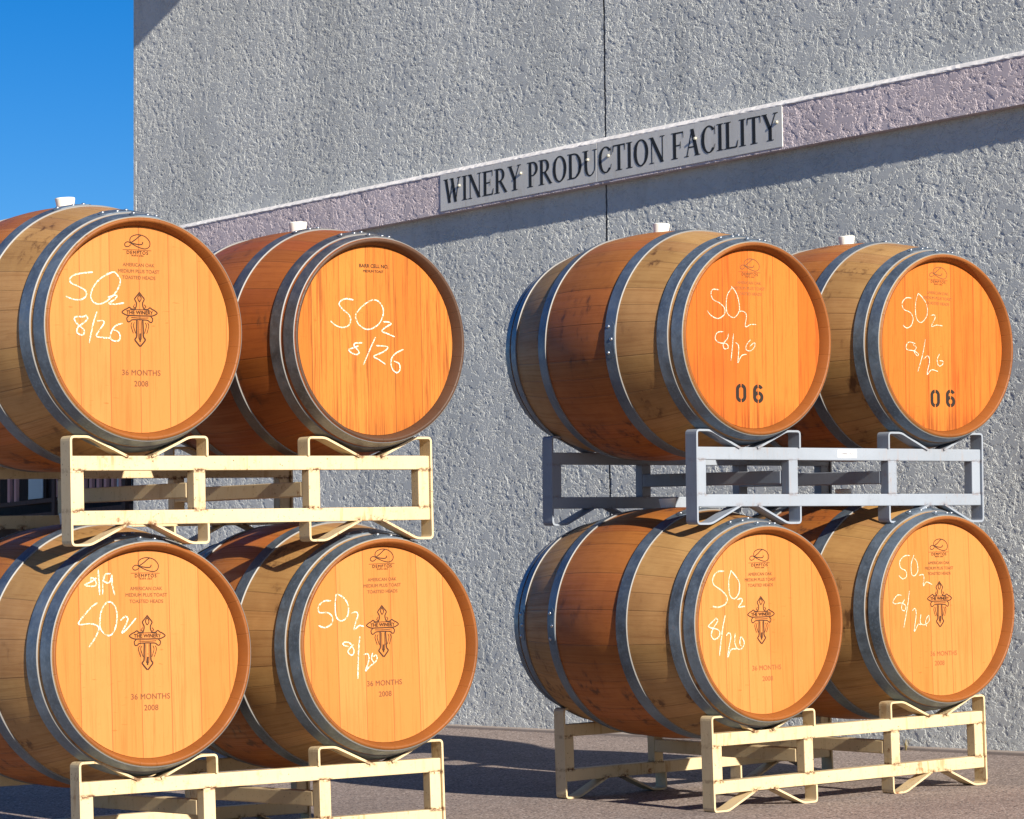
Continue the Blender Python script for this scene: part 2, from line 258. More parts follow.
HL_ = RK['L']/2
def mat_staves(name, tan, mid, chime, two=True, dirt=.3):
    m = M(name)
    X, Y, Z = m.xyz(); r = m.rand()
    ang = m.math('ADD', m.math('DIVIDE', m.math('ARCTAN2', X, Z), 2*PI), .5)
    w = m.math('MULTIPLY', ang, 30.)
    # uneven stave widths
    w = m.math('ADD', w, m.math('MULTIPLY', m.math('SINE', m.math('MULTIPLY', w, 2.1)), .22))
    sid = m.math('FLOOR', w); fr = m.math('FRACT', w)
    tone = m.wn(m.math('ADD', sid, m.math('MULTIPLY', r, 91.)))
    cb = m.node('ShaderNodeCombineXYZ')
    m.l(m.math('MULTIPLY', w, 9.), cb.inputs[0]); m.l(m.math('MULTIPLY', Y, 3.2), cb.inputs[1]); m.l(m.math('MULTIPLY', r, 50.), cb.inputs[2])
    g = m.noise(cb.outputs[0], 1., 5, .62, .6)
    cb2 = m.node('ShaderNodeCombineXYZ')
    m.l(m.math('MULTIPLY', w, 34.), cb2.inputs[0]); m.l(m.math('MULTIPLY', Y, 22.), cb2.inputs[1]); m.l(m.math('MULTIPLY', r, 20.), cb2.inputs[2])
    g2 = m.noise(cb2.outputs[0], 1., 3, .6)
    cloud = m.noise(m.coords((4.5, 4.5, 4.5), rnd=31), 1., 4, .6)
    ay = m.math('ABSOLUTE', Y)
    zone = m.math('LESS_THAN', ay, .175) if two else 1.0
    c = m.mix(zone, tan, mid)
    tn = m.node('ShaderNodeHueSaturation'); m.l(c, tn.inputs['Color'])
    m.l(m.ramp(tone, 0, 1, .88, 1.09, False), tn.inputs['Value'])
    m.l(m.ramp(m.wn(m.math('ADD', sid, 5.5)), 0, 1, .496, .504, False), tn.inputs['Hue'])
    c = tn.outputs[0]
    dk = m.mix(1.0, c, (.55, .44, .36), 'MULTIPLY')
    c = m.mix(m.math('MULTIPLY', m.ramp(g, .45, .75), .6), c, dk)
    c = m.mix(m.math('MULTIPLY', m.ramp(g2, .5, .8), .4), c, dk)
    # drips and wine stains
    st = m.math('MULTIPLY', m.ramp(cloud, .52, .64), m.ramp(m.noise(m.coords((34, 22, 9), rnd=5), 1, 4, .65), .48, .66))
    c = m.mix(m.math('MULTIPLY', st, dirt*1.7, clamp=True), c, (.07, .035, .018))
    c = m.mix(m.math('MULTIPLY', m.ramp(cloud, .35, .6), dirt*.5), c, dk)
    # chime (end grain and inner lip)
    end = m.math('GREATER_THAN', ay, HL_-.0022)
    rad2 = m.math('SQRT', m.math('ADD', m.math('MULTIPLY', X, X), m.math('MULTIPLY', Z, Z)))
    inside = m.math('MULTIPLY', m.math('GREATER_THAN', ay, HL_-.06), m.math('LESS_THAN', rad2, .2885))
    end = m.math('MAXIMUM', end, inside)
    c = m.mix(end, c, m.mix(m.math('MULTIPLY', m.ramp(cloud, .4, .65), .5), chime, tuple(x*.6 for x in chime)))
    j = m.math('MINIMUM', fr, m.math('SUBTRACT', 1., fr))
    jj = m.ramp(j, .008, .03, 1, 0)
    c = m.mix(m.math('MULTIPLY', m.math('MULTIPLY', jj, .26), m.math('SUBTRACT', 1.2, end)), c, (.06, .03, .014))
    m.color(c)
    m.rough(m.ramp(g, .3, .7, .42, .6))
    m.b.inputs['Specular IOR Level'].default_value = .3
    m.bump(m.math('SUBTRACT', m.math('MULTIPLY', g2, .5), jj), .0008, .7)
    return m.m

def mat_hoop(name, c=(.155, .20, .255), rust=.4, rough=.48, metal=.7):
    m = M(name)
    v = m.coords((1, 1, 1), rnd=17)
    n = m.noise(v, 28, 5, .65); n2 = m.noise(v, 7, 4, .6); n3 = m.noise(v, 120, 2, .5)
    col = m.mix(m.ramp(n2, .3, .7), tuple(x*.72 for x in c), tuple(min(1, x*1.25) for x in c))
    col = m.mix(m.math('MULTIPLY', m.ramp(n3, .45, .7), .3), col, tuple(min(1, x*1.7) for x in c))
    rm = m.math('MULTIPLY', m.ramp(n, .58, .72), m.ramp(n2, .5, .66))
    rm = m.math('MULTIPLY', rm, rust)
    col = m.mix(rm, col, (.13, .07, .04))
    m.color(col); m.metal(m.math('SUBTRACT', metal, m.math('MULTIPLY', rm, .6)))
    m.rough(m.ramp(n, .3, .7, rough-.08, rough+.15))
    m.bump(m.math('ADD', n2, m.math('MULTIPLY', n, .3)), .0025, .35)
    return m.m

def mat_paint(name, c, rust=.5, rough=.45, dark=(.55, .45, .35), metal=0., lr=0):
    m = M(name)
    v = m.coords((1, 1, 1), rnd=41)
    n = m.noise(v, 22, 6, .7); n2 = m.noise(v, 3.2, 3, .6); n3 = m.noise(m.coords((40, 40, 9), rnd=3), 1, 4, .6)
    col = m.mix(m.ramp(n2, .3, .7), c, tuple(x*.87 for x in c))
    col = m.mix(m.math('MULTIPLY', m.ramp(n3, .52, .75), .28), col, tuple(a*b for a, b in zip(c, dark)))
    mask = m.math('MULTIPLY', m.ramp(n, .57, .68), m.ramp(n2, .5, .64))
    col = m.mix(m.math('MULTIPLY', mask, rust), col, (.20, .075, .02))
    if lr:
        X, Y, Z = m.xyz(); ax = m.math('ABSOLUTE', X); zb = RK['zb']
        def near(q, vals):
            d = None
            for w_ in vals:
                e = m.math('ABSOLUTE', m.math('SUBTRACT', q, w_)); d = e if d is None else m.math('MINIMUM', d, e)
            return d
        xp = near(ax, (lr-.024, lr-.389)); zp = near(Z, (RK['z2']-zb, RK['z3']-zb))
        xs_ = near(ax, (lr-.172, lr-.241)); zs_ = near(Z, (RK['z1']-zb, RK['z4']-zb))
        wj = m.math('MULTIPLY', m.ramp(zp, .009, .002), m.ramp(xp, .03, .017))
        wk = m.math('MULTIPLY', m.ramp(zs_, .016, .002), m.ramp(xs_, .026, .008))
        n5 = m.noise(v, 70, 5, .75)
        wr = m.math('MULTIPLY', m.math('MAXIMUM', wj, wk), m.ramp(n5, .42, .58))
        col = m.mix(m.math('MULTIPLY', wr, min(1., rust*1.25)), col, (.13, .05, .016))
        drip = m.math('MULTIPLY', m.ramp(m.noise(m.coords((55, 20, 5), rnd=8), 1, 4, .65), .56, .68), m.ramp(n2, .42, .62))
        col = m.mix(m.math('MULTIPLY', drip, rust*.6), col, (.34, .16, .045))
        edge = m.ramp(m.noise(v, 34, 6, .75), .60, .66)
        col = m.mix(m.math('MULTIPLY', edge, rust*.35), col, (.28, .14, .05))
    sp = m.ramp(m.noise(v, 150, 2, .5), .68, .74)
    col = m.mix(m.math('MULTIPLY', sp, rust*.8), col, (.10, .045, .02))
    m.color(col); m.rough(m.ramp(n, .3, .75, rough, rough+.2)); m.metal(metal)
    m.bump(n, .0006, .5)
    return m.m

def mat_stucco(name, c, c2, amp, disp=True, seed=0.):
    m = M(name)
    tc = m.node('ShaderNodeTexCoord'); mp = m.node('ShaderNodeMapping')
    mp.inputs['Location'].default_value = (seed, seed*1.3, seed*.7)
    m.l(tc.outputs['Object'], mp.inputs[0]); v = mp.outputs[0]
    # troweled dabs: noise plateaus with soft worm-like edges
    warp = m.node('ShaderNodeTexNoise'); m.l(v, warp.inputs['Vector']); warp.inputs['Scale'].default_value = 9; warp.inputs['Detail'].default_value = 2
    wv = m.node('ShaderNodeVectorMath', operation='MULTIPLY_ADD'); m.l(warp.outputs['Color'], wv.inputs[0])
    wv.inputs[1].default_value = (.07, .07, .07); m.l(v, wv.inputs[2])
    st = m.node('ShaderNodeMapping'); st.inputs['Scale'].default_value = (1, .72, 1.); m.l(wv.outputs[0], st.inputs[0])
    a = m.noise(st.outputs[0], 38, 4, .62)
    b = m.noise(st.outputs[0], 40, 3, .6)
    big = m.noise(v, 3.1, 4, .6); big2 = m.noise(v, 5.3, 3, .6); und = m.noise(st.outputs[0], 11, 2, .5)
    # skip trowel: mostly flat raised plaster broken by pits and short worm-like grooves
    pits = m.ramp(m.math('ADD', a, m.math('MULTIPLY', m.math('SUBTRACT', big, .5), .27)), .505, .43)
    gr = m.math('MULTIPLY', m.ramp(m.math('ABSOLUTE', m.math('SUBTRACT', b, .5)), .034, .005), m.ramp(big2, .34, .52))
    fine = m.noise(v, 150, 4, .65)
    h = m.math('SUBTRACT', m.math('SUBTRACT', .75, m.math('MULTIPLY', pits, .62)), m.math('MULTIPLY', gr, .34))
    h = m.math('ADD', h, m.math('MULTIPLY', und, .22))
    h2 = m.math('ADD', h, m.math('MULTIPLY', fine, .09))
    stain = m.noise(m.coords((1.2, 1.2, .35)), 1.7, 4, .6)
    col = m.mix(m.ramp(stain, .35, .7), c, c2)
    drip = m.noise(m.coords((1, 5., .5), rnd=0), 1.6, 5, .7)
    col = m.mix(m.math('MULTIPLY', m.ramp(drip, .52, .75), .4), col, tuple(x*.62 for x in c))
    col = m.mix(m.math('MULTIPLY', m.ramp(fine, .55, .75), .12), col, tuple(x*.5 for x in c))
    m.color(col); m.rough(1.); m.b.inputs['Specular IOR Level'].default_value = .0
    if disp:
        d = m.node('ShaderNodeDisplacement'); d.inputs['Scale'].default_value = amp; d.inputs['Midlevel'].default_value = .75
        m.l(h2, d.inputs['Height']); m.l(d.outputs[0], m.out.inputs['Displacement'])
        m.m.displacement_method = 'BOTH'
    else:
        m.bump(h2, amp, 1.)
    return m.m

def mat_asphalt(name):
    m = M(name)
    tc = m.node('ShaderNodeTexCoord'); v = tc.outputs['Object']
    vo = m.node('ShaderNodeTexVoronoi'); m.l(v, vo.inputs['Vector']); vo.inputs['Scale'].default_value = 170
    sp = m.node('ShaderNodeSeparateColor'); m.l(vo.outputs['Color'], sp.inputs[0])
    n = m.noise(v, 260, 3, .6); n2 = m.noise(v, 1.3, 5, .6); n3 = m.noise(v, 14, 4, .6)
    col = m.mix(m.ramp(sp.outputs[0], .1, .95), (.225, .176, .152), (.325, .256, .225))
    col = m.mix(m.ramp(sp.outputs[1], .86, .93), col, (.48, .41, .37))
    col = m.mix(m.ramp(sp.outputs[2], .84, .9), col, (.07, .058, .058))
    col = m.mix(m.math('MULTIPLY', m.ramp(n2, .4, .68), .35), col, (.14, .115, .11))
    col = m.mix(m.math('MULTIPLY', m.ramp(n3, .5, .75), .25), col, (.34, .28, .25))
    m.color(col); m.rough(.9); m.b.inputs['Specular IOR Level'].default_value = .2
    h = m.math('ADD', m.math('MULTIPLY', vo.outputs['Distance'], -1.), m.math('MULTIPLY', n, .5))
    m.bump(h, .002, .45)
    return m.m

MT = {}
MT['head'] = mat_head('oak head', (.48, .168, .034), (.32, .092, .013), (.54, .196, .048), contrast=.42, flecks=.6)
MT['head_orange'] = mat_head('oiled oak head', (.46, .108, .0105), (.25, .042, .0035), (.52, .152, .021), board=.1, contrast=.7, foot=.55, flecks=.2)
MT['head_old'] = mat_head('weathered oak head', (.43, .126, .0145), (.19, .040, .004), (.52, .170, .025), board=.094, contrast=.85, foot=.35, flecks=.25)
MT['staves'] = mat_staves('oak staves', (.44, .245, .092), (.43, .145, .032), (.24, .077, .016), dirt=.75)
MT['staves_old'] = mat_staves('wine red oak staves', (.34, .096, .020), (.34, .096, .020), (.085, .042, .024), two=False, dirt=.5)
MT['hoop'] = mat_hoop('galvanised hoop steel')
MT['hoop_old'] = mat_hoop('rusty hoop steel', (.19, .19, .20), rust=.8, rough=.42, metal=.8)
MT['rim'] = mat_plain('worn hoop edge', (.19, .185, .18), .55, .3)
MT['rivet'] = mat_plain('rivet steel', (.5, .52, .55), .35, .9)
MT['bung'] = mat_plain('white silicone', (.82, .80, .72), .5)
for nm_, lo_, mx_ in (('chalk', .40, 1.), ('chalk faint', .395, .85)):
    m = M(nm_); m.color((.80, .76, .62)); m.rough(.95)
    m.l(m.math('MULTIPLY', m.ramp(m.noise(m.coords((1, 1, .6), rnd=7), 300, 5, .8), lo_, lo_+.16), mx_), m.b.inputs['Alpha']); MT[nm_] = m.m
MT['brand'] = mat_plain('branded ink', (.045, .016, .006), .9)
MT['faint'] = mat_plain('faded burnt lettering', (.27, .09, .02), .8)
MT['brandmid'] = mat_plain('brown burnt lettering', (.17, .058, .014), .8)
MT['stencil'] = mat_plain('stencil ink', (.016, .009, .005), .9)
MT['cream'] = mat_paint('cream enamel', (.65, .505, .295), rust=1., lr=RK['Lr']/2)
MT['silver'] = mat_paint('silver grey paint', (.275, .31, .365), rust=.3, lr=RK['LrU']/2, dark=(.7, .7, .7))
MT['sticker'] = mat_plain('white label', (.8, .8, .8), .5)
MT['print'] = mat_plain('grey print', (.25, .25, .28), .7)
MT['stucco'] = mat_stucco('grey stucco', (.565, .58, .565), (.475, .49, .48), .0032)
MT['stucco_flat'] = mat_stucco('grey stucco rendered', (.565, .58, .565), (.475, .49, .48), .0032, disp=False)
MT['trim'] = mat_stucco('mauve stucco trim', (.60, .525, .55), (.54, .47, .49), .0032, seed=4.3)
MT['lip'] = mat_paint('pale trim lip', (.80, .77, .76), rust=.0)
MT['asphalt'] = mat_asphalt('worn asphalt')
MT['concrete'] = mat_paint('concrete strip', (.34, .28, .24), rust=.3, rough=.9)
MT['joint'] = mat_plain('joint sealant', (.15, .15, .155), .9)
MT['panel'] = mat_paint('pale sign enamel', (.66, .65, .62), rust=.12, rough=.6)
MT['letter'] = mat_plain('dark sign vinyl', (.010, .015, .022), .85)
MT['screw'] = mat_plain('sign screw', (.5, .47, .38), .5, .2)

# ------------------------------------------------------------------ world, sun, camera
SUN = Vector((-.142, -1., .42)).normalized()
el = math.asin(SUN.z); rot = math.atan2(SUN.x, SUN.y)
w = bpy.data.worlds.new('World'); scene.world = w; w.use_nodes = True
nt = w.node_tree; bg = nt.nodes['Background']
sky = nt.nodes.new('ShaderNodeTexSky'); sky.sky_type = 'NISHITA'; sky.sun_disc = False
sky.sun_elevation = el; sky.sun_rotation = rot; sky.altitude = 900; sky.air_density = 1.0; sky.dust_density = .15; sky.ozone_density = 4.0
hs = nt.nodes.new('ShaderNodeHueSaturation'); hs.inputs['Saturation'].default_value = 1.4; hs.inputs['Hue'].default_value = .511; hs.inputs['Value'].default_value = 1.22
nt.links.new(sky.outputs[0], hs.inputs['Color']); nt.links.new(hs.outputs[0], bg.inputs['Color'])
bg.inputs['Strength'].default_value = .05
sl = bpy.data.lights.new('sun', 'SUN'); sl.energy = 5.0; sl.angle = math.radians(.53); sl.color = (1., .925, .80)
so = bpy.data.objects.new('sun', sl); COL.objects.link(so); so.rotation_euler = SUN.to_track_quat('Z', 'Y').to_euler()

cam = bpy.data.cameras.new('camera'); co = bpy.data.objects.new('camera', cam); COL.objects.link(co)
cam.sensor_fit = 'HORIZONTAL'; cam.sensor_width = 36; cam.lens = F_PX/1024*36
cam.clip_start = .1; cam.clip_end = 3000
rt_, up_, fw_ = [Vector(v) for v in CAM_R]
mw = Matrix((( rt_.x, up_.x, -fw_.x, 0), (rt_.y, up_.y, -fw_.y, 0), (rt_.z, up_.z, -fw_.z, ZO), (0, 0, 0, 1)))
co.matrix_world = mw
scene.camera = co
vs = scene.view_settings; vs.view_transform = 'Standard'; vs.look = 'None'; vs.exposure = .82; vs.gamma = 1.0
vs.use_curve_mapping = False

# ------------------------------------------------------------------ ground
XW = 8.24; YC = 12.775; YJ = 9.144
def gz(x, y=6.28):
    x = max(-1., min(8.24, x)); y = max(-1., min(13.5, y)); return -.455+ZO+.0395*(x-7.263)+.016*(y-6.28)
bm = bmesh.new()
xs = [-600, -60, -10, -1, 3.5, 8.24, 20, 60, 700]; ys = [-400, -30, -1, 4, 9, 13.5, 40, 150, 900]
g = [[bm.verts.new((x, y, gz(x, y))) for y in ys] for x in xs]
for i in range(len(xs)-1):
    for j in range(len(ys)-1):
        bm.faces.new((g[i][j], g[i+1][j], g[i+1][j+1], g[i][j+1]))
tag(obj('asphalt_yard', bm, MT['asphalt']), 'reddish grey asphalt yard in front of the stucco wall', 'ground', kind='structure')
bm = bmesh.new(); box(bm, XW-.05, XW+.01, -.9, 12.7, -.1, .012, .004)
for v in bm.verts: v.co.z += gz(v.co.x, v.co.y)
tag(obj('kerb', bm, MT['concrete']), 'pale concrete strip along the foot of the stucco wall', 'kerb', kind='structure')

# ------------------------------------------------------------------ winery building
bld = empty('winery_building', Matrix.Translation((XW, YC, gz(8, YC))), 'grey rough stucco winery building with a raised mauve trim band', 'building')
def child(o):                # keep world coordinates for a part of the building
    o.parent = bld; o.matrix_parent_inverse = Matrix.Translation((-XW, -YC, -gz(8, YC))); return o
def grid_wall(name, x, y0, y1, z0, z1, dy, dz, mat):
    ny = int(round((y1-y0)/dy))+1; nz = int(round((z1-z0)/dz))+1
    yy, zz = np.meshgrid(np.linspace(y0, y1, ny), np.linspace(z0, z1, nz), indexing='ij')
    co_ = np.stack([np.full(yy.shape, x), yy, zz], -1).reshape(-1, 3).astype(np.float32)
    idx = np.arange(ny*nz).reshape(ny, nz)
    a, b, c, d = idx[:-1, :-1], idx[1:, :-1], idx[1:, 1:], idx[:-1, 1:]
    q = np.stack([a, d, c, b], -1).reshape(-1, 4).astype(np.int32)     # normal towards -X
    me = bpy.data.meshes.new(name)
    me.vertices.add(len(co_)); me.vertices.foreach_set('co', co_.ravel())
    me.loops.add(q.size); me.loops.foreach_set('vertex_index', q.ravel())
    me.polygons.add(len(q)); me.polygons.foreach_set('loop_start', np.arange(0, q.size, 4, dtype=np.int32))
    me.polygons.foreach_set('use_smooth', np.ones(len(q), dtype=bool))
    me.update(calc_edges=True)
    return child(link(name, me, mat))
ZB, ZT = gz(8, 4)-.03, 4.05
grid_wall('stucco_panel', XW, 4.9, YJ-.005, ZB, ZT, .008, .007, MT['stucco'])
grid_wall('stucco_panel', XW, YJ+.005, YC, ZB, ZT, .008, .007, MT['stucco'])
bm = bmesh.new()
box(bm, XW+.02, XW+9, -8, YC-.004, ZB-.1, 5.6)
child(obj('wall_core', bm, MT['joint']))
bm = bmesh.new(); box(bm, XW-.001, XW+.019, -8, 4.9, ZB, 5.6)
box(bm, XW-.001, XW+.019, 4.9, YC, ZT, 5.6)
child(obj('wall', bm, MT['stucco_flat']))
bm = bmesh.new(); box(bm, XW-.0005, XW+9, YC-.003, YC+.02, ZB-.1, 5.6)
child(obj('end_wall', bm, MT['stucco_flat']))
# roof with an eave that returns along the far corner (its shadow falls on the wall top)
EZ = 3.114+ZO+.42*2.4
bm = bmesh.new(); box(bm, XW-.55, XW-.002, YC-2.4, YC+.35, EZ, EZ+.22, .006)
child(obj('eave', bm, MT['lip']))
bm = bmesh.new(); box(bm, XW-.06, XW+9.1, -8.1, YC+.1, 5.6, 5.75, .01)
child(obj('roof', bm, MT['lip']))
# trim band with a pale lip
TB0, TB1 = 1.936+ZO, 2.1095+ZO
PB = .042
bm = bmesh.new(); box(bm, XW-PB+.003, XW+.001, -8, 12.70, TB0, TB1)
tb = child(obj('trim_band', bm, MT['trim']))
def band_face(name, y0, y1):
    o = grid_wall(name, XW-PB, y0, y1, TB0-.001, TB1, .008, .007, MT['trim']); return o
o = band_face('trim_band_face', 4.9, 12.70); o.parent = tb; o.matrix_parent_inverse = Matrix.Identity(4)
bm = bmesh.new()
# lip: sloped drip edge running along the top
ny = 700
prof = [(XW+.001, TB1), (XW-PB-.0012, TB1), (XW-PB-.0014, TB1+.004), (XW-PB*.5, TB1+.019), (XW+.001, TB1+.030)]
rng = random.Random(3); prev = None
for k in range(ny+1):
    y = -2+(12.70+2)*k/ny
    row = [bm.verts.new((px-(rng.uniform(0, .0022) if 0 < i < 4 else 0), y, pz+(rng.uniform(-.0014, .0014) if 1 < i < 4 else 0))) for i, (px, pz) in enumerate(prof)]
    if prev:
        for i in range(4): bm.faces.new((prev[i], prev[i+1], row[i+1], row[i]))
    prev = row
child(obj('trim_lip', bm, MT['lip']))
# control joint filler
bm = bmesh.new(); box(bm, XW+.004, XW+.019, YJ-.0052, YJ+.0052, ZB, ZT)
child(obj('control_joint', bm, MT['joint']))

# dry weed in the crack at the wall foot
wy = 7.46; wx = XW-.06; rng = random.Random(9)
weed = empty('weed', Matrix.Translation((wx, wy, gz(wx, wy))), 'small dry weed tuft growing at the foot of the stucco wall', 'weed')
bm = bmesh.new()
for k in range(11):
    a = rng.uniform(0, 2*PI); l_ = rng.uniform(.03, .075); le = rng.uniform(.1, .7); w_ = .0022
    pv = None
    for t_ in (0, .35, .7, 1.):
        c = Vector((math.cos(a)*l_*le*t_**1.4, math.sin(a)*l_*le*t_**1.4, l_*t_-.002)); n_ = Vector((-math.sin(a), math.cos(a), 0))*w_*(1-t_*.85)
        cur = (bm.verts.new(c-n_), bm.verts.new(c+n_))
        if pv: bm.faces.new((pv[0], pv[1], cur[1], cur[0]))
        pv = cur
obj('blades', bm, mat_plain('dry grass', (.22, .17, .07), .9), weed)

# ------------------------------------------------------------------ sign
SY0, SY1, SZ0, SZ1 = 8.058, 10.206, 1.945+ZO, 2.1085+ZO
XS = XW-PB-.0028
sign = empty('facility_sign', Matrix.Translation((XS, (SY0+SY1)/2, SZ0)), 'long pale sign reading WINERY PRODUCTION FACILITY fixed to the mauve trim band', 'sign')
sinv = Matrix.Translation((XS, (SY0+SY1)/2, SZ0)).inverted()
def schild(o): o.parent = sign; o.matrix_parent_inverse = sinv; return o
YSM = 9.150
for a, b in ((SY0, YSM-.0015), (YSM+.0015, SY1)):
    bm = bmesh.new(); box(bm, XS, XS+.010, a, b, SZ0, SZ1, .0012)
    schild(obj('sign_panel', bm, MT['panel']))
# serif capitals, em units (cap height .662); list of convex polygons
def ring(cx, cz, rx, rz, th, tv, a0=0, a1=360, n=28):
    out = []
    for k in range(n):
        p = []
        for t, i in ((k, 0), (k+1, 0), (k+1, 1), (k, 1)):
            an = math.radians(a0+(a1-a0)*t/n)
            R_, Z_ = (rx, rz) if i == 0 else (rx-th, rz-tv)
            p.append((cx+R_*math.cos(an), cz+Z_*math.sin(an)))
        out.append(p)
    return out
def rc(x0, x1, z0, z1): return [(x0, z0), (x1, z0), (x1, z1), (x0, z1)]
def dg(x0, z0, x1, z1, w): return [(x0-w/2, z0), (x0+w/2, z0), (x1+w/2, z1), (x1-w/2, z1)]
def sf(x, z, w=.105): return rc(x-w, x+w, z, z+.022)
H = .662; K = .108; k_ = .04
G = {}
G['I'] = (.333, [rc(.10, .232, 0, H), sf(.166, 0, .14), sf(.166, H-.022, .14)])
G['N'] = (.722, [rc(.10, .14, 0, H), rc(.575, .615, 0, H), dg(.11, H, .58, 0, .15), sf(.12, 0), sf(.08, H-.022, .08), sf(.595, H-.022)])
G['E'] = (.611, [rc(.09, .222, 0, H), sf(.15, 0, .135), sf(.15, H-.022, .135), rc(.2, .55, 0, .036), rc(.2, .54, H-.036, H), rc(.2, .42, .325, .357),
                [(.50, H), (.54, H), (.545, .50), (.525, .50)], [(.55, 0), (.50, 0), (.565, .17), (.59, .17)], rc(.40, .425, .255, .43)])
G['F'] = (.556, [rc(.09, .222, 0, H), sf(.15, 0, .14), sf(.15, H-.022, .135), rc(.2, .54, H-.036, H), rc(.2, .42, .315, .347),
                [(.50, H), (.54, H), (.545, .50), (.525, .50)], rc(.40, .425, .245, .42)])
G['L'] = (.611, [rc(.09, .222, 0, H), sf(.15, 0, .14), sf(.155, H-.022, .145), rc(.2, .55, 0, .036), [(.55, 0), (.49, 0), (.575, .18), (.6, .18)]])
G['T'] = (.611, [rc(.238, .37, 0, H), sf(.304, 0, .145), rc(.03, .58, H-.036, H), [(.03, H), (.075, H), (.045, .49), (.02, .49)], [(.58, H), (.535, H), (.565, .49), (.59, .49)]])
G['P'] = (.556, [rc(.09, .222, 0, H), sf(.15, 0, .14), sf(.15, H-.022, .135), rc(.2, .30, H-.034, H), rc(.2, .30, .285, .317)]+ring(.29, .4735, .245, .1885, .125, .034, -90, 90, 18))
G['R'] = (.667, [rc(.09, .222, 0, H), sf(.15, 0, .14), sf(.15, H-.022, .135), rc(.2, .30, H-.034, H), rc(.2, .30, .305, .337), dg(.60, 0, .31, .32, .125), sf(.60, 0, .07)]+ring(.29, .4835, .24, .1785, .125, .034, -90, 90, 18))
G['D'] = (.722, [rc(.09, .222, 0, H), sf(.15, 0, .135), sf(.15, H-.022, .135), rc(.2, .33, H-.036, H), rc(.2, .33, 0, .036)]+ring(.32, .331, .365, .331, .138, .036, -90, 90, 24))
G['O'] = (.722, ring(.361, .331, .33, .345, .138, .036))
G['C'] = (.667, ring(.36, .331, .33, .345, .138, .036, 42, 318, 28)+[[(.60, .62), (.628, .66), (.635, .43), (.61, .43)], [(.58, .09), (.61, .12), (.635, .20), (.61, .2)]])
G['U'] = (.722, [rc(.09, .222, .22, H), rc(.56, .60, .22, H), sf(.15, H-.022, .135), sf(.58, H-.022, .10)]+ring(.35, .225, .25, .238, .13, .036, 180, 270, 12)+ring(.35, .225, .25, .238, .04, .036, 270, 360, 12))
G['Y'] = (.722, [rc(.30, .43, 0, .30), dg(.364, .27, .13, H, .142), dg(.375, .28, .59, H, .042), sf(.364, 0, .14), sf(.13, H-.022, .115), sf(.59, H-.022, .095)])
G['A'] = (.722, [dg(.13, 0, .36, H+.012, .042), dg(.58, 0, .36, H+.012, .145), rc(.19, .5, .21, .244), sf(.12, 0, .095), sf(.59, 0, .125)])
G['W'] = (.944, [dg(.14, H, .32, 0, .14), dg(.32, 0, .475, H*.9, .042), dg(.455, H, .64, 0, .14), dg(.64, 0, .82, H, .042), sf(.13, H-.022, .115), sf(.44, H-.022, .1), sf(.82, H-.022, .095)])
G[' '] = (.25, [])
txt = 'WINERY PRODUCTION FACILITY'
tw = sum(G[c][0] for c in txt)
ya, yb_ = 10.183, 8.075
hz = .109/H; sxx = (ya-yb_)/tw
bm = bmesh.new(); pen = 0.; zz0 = 1.977+ZO; lay = 0
def put_word():
    me = bpy.data.meshes.new('lettering'); bm.to_mesh(me); bm.free(); schild(link('lettering', me, MT['letter']))
for ch in txt:
    if ch == ' ': put_word(); bm = bmesh.new()
    wd, polys = G[ch]
    for i, p in enumerate(polys):
        lay += 1
        xx = XS-.0006-.00007*(i % 12)
        pv = [bm.verts.new((xx, ya-(pen+u)*sxx, zz0+v*hz)) for u, v in p]
        try: bm.faces.new(pv)
        except ValueError: pass
    pen += wd
put_word()
for y in (10.069, 9.645, 9.207, 9.077, 8.55, 8.086):
    bm = bmesh.new()
    bmesh.ops.create_cone(bm, cap_ends=True, segments=14, radius1=.0072, radius2=.005, depth=.009, matrix=Matrix.Translation((XS-.0045, y, 2.046+ZO)) @ Matrix.Rotation(-PI/2, 4, 'Y'))
    schild(obj('screw', bm, MT['screw'], smooth=False))

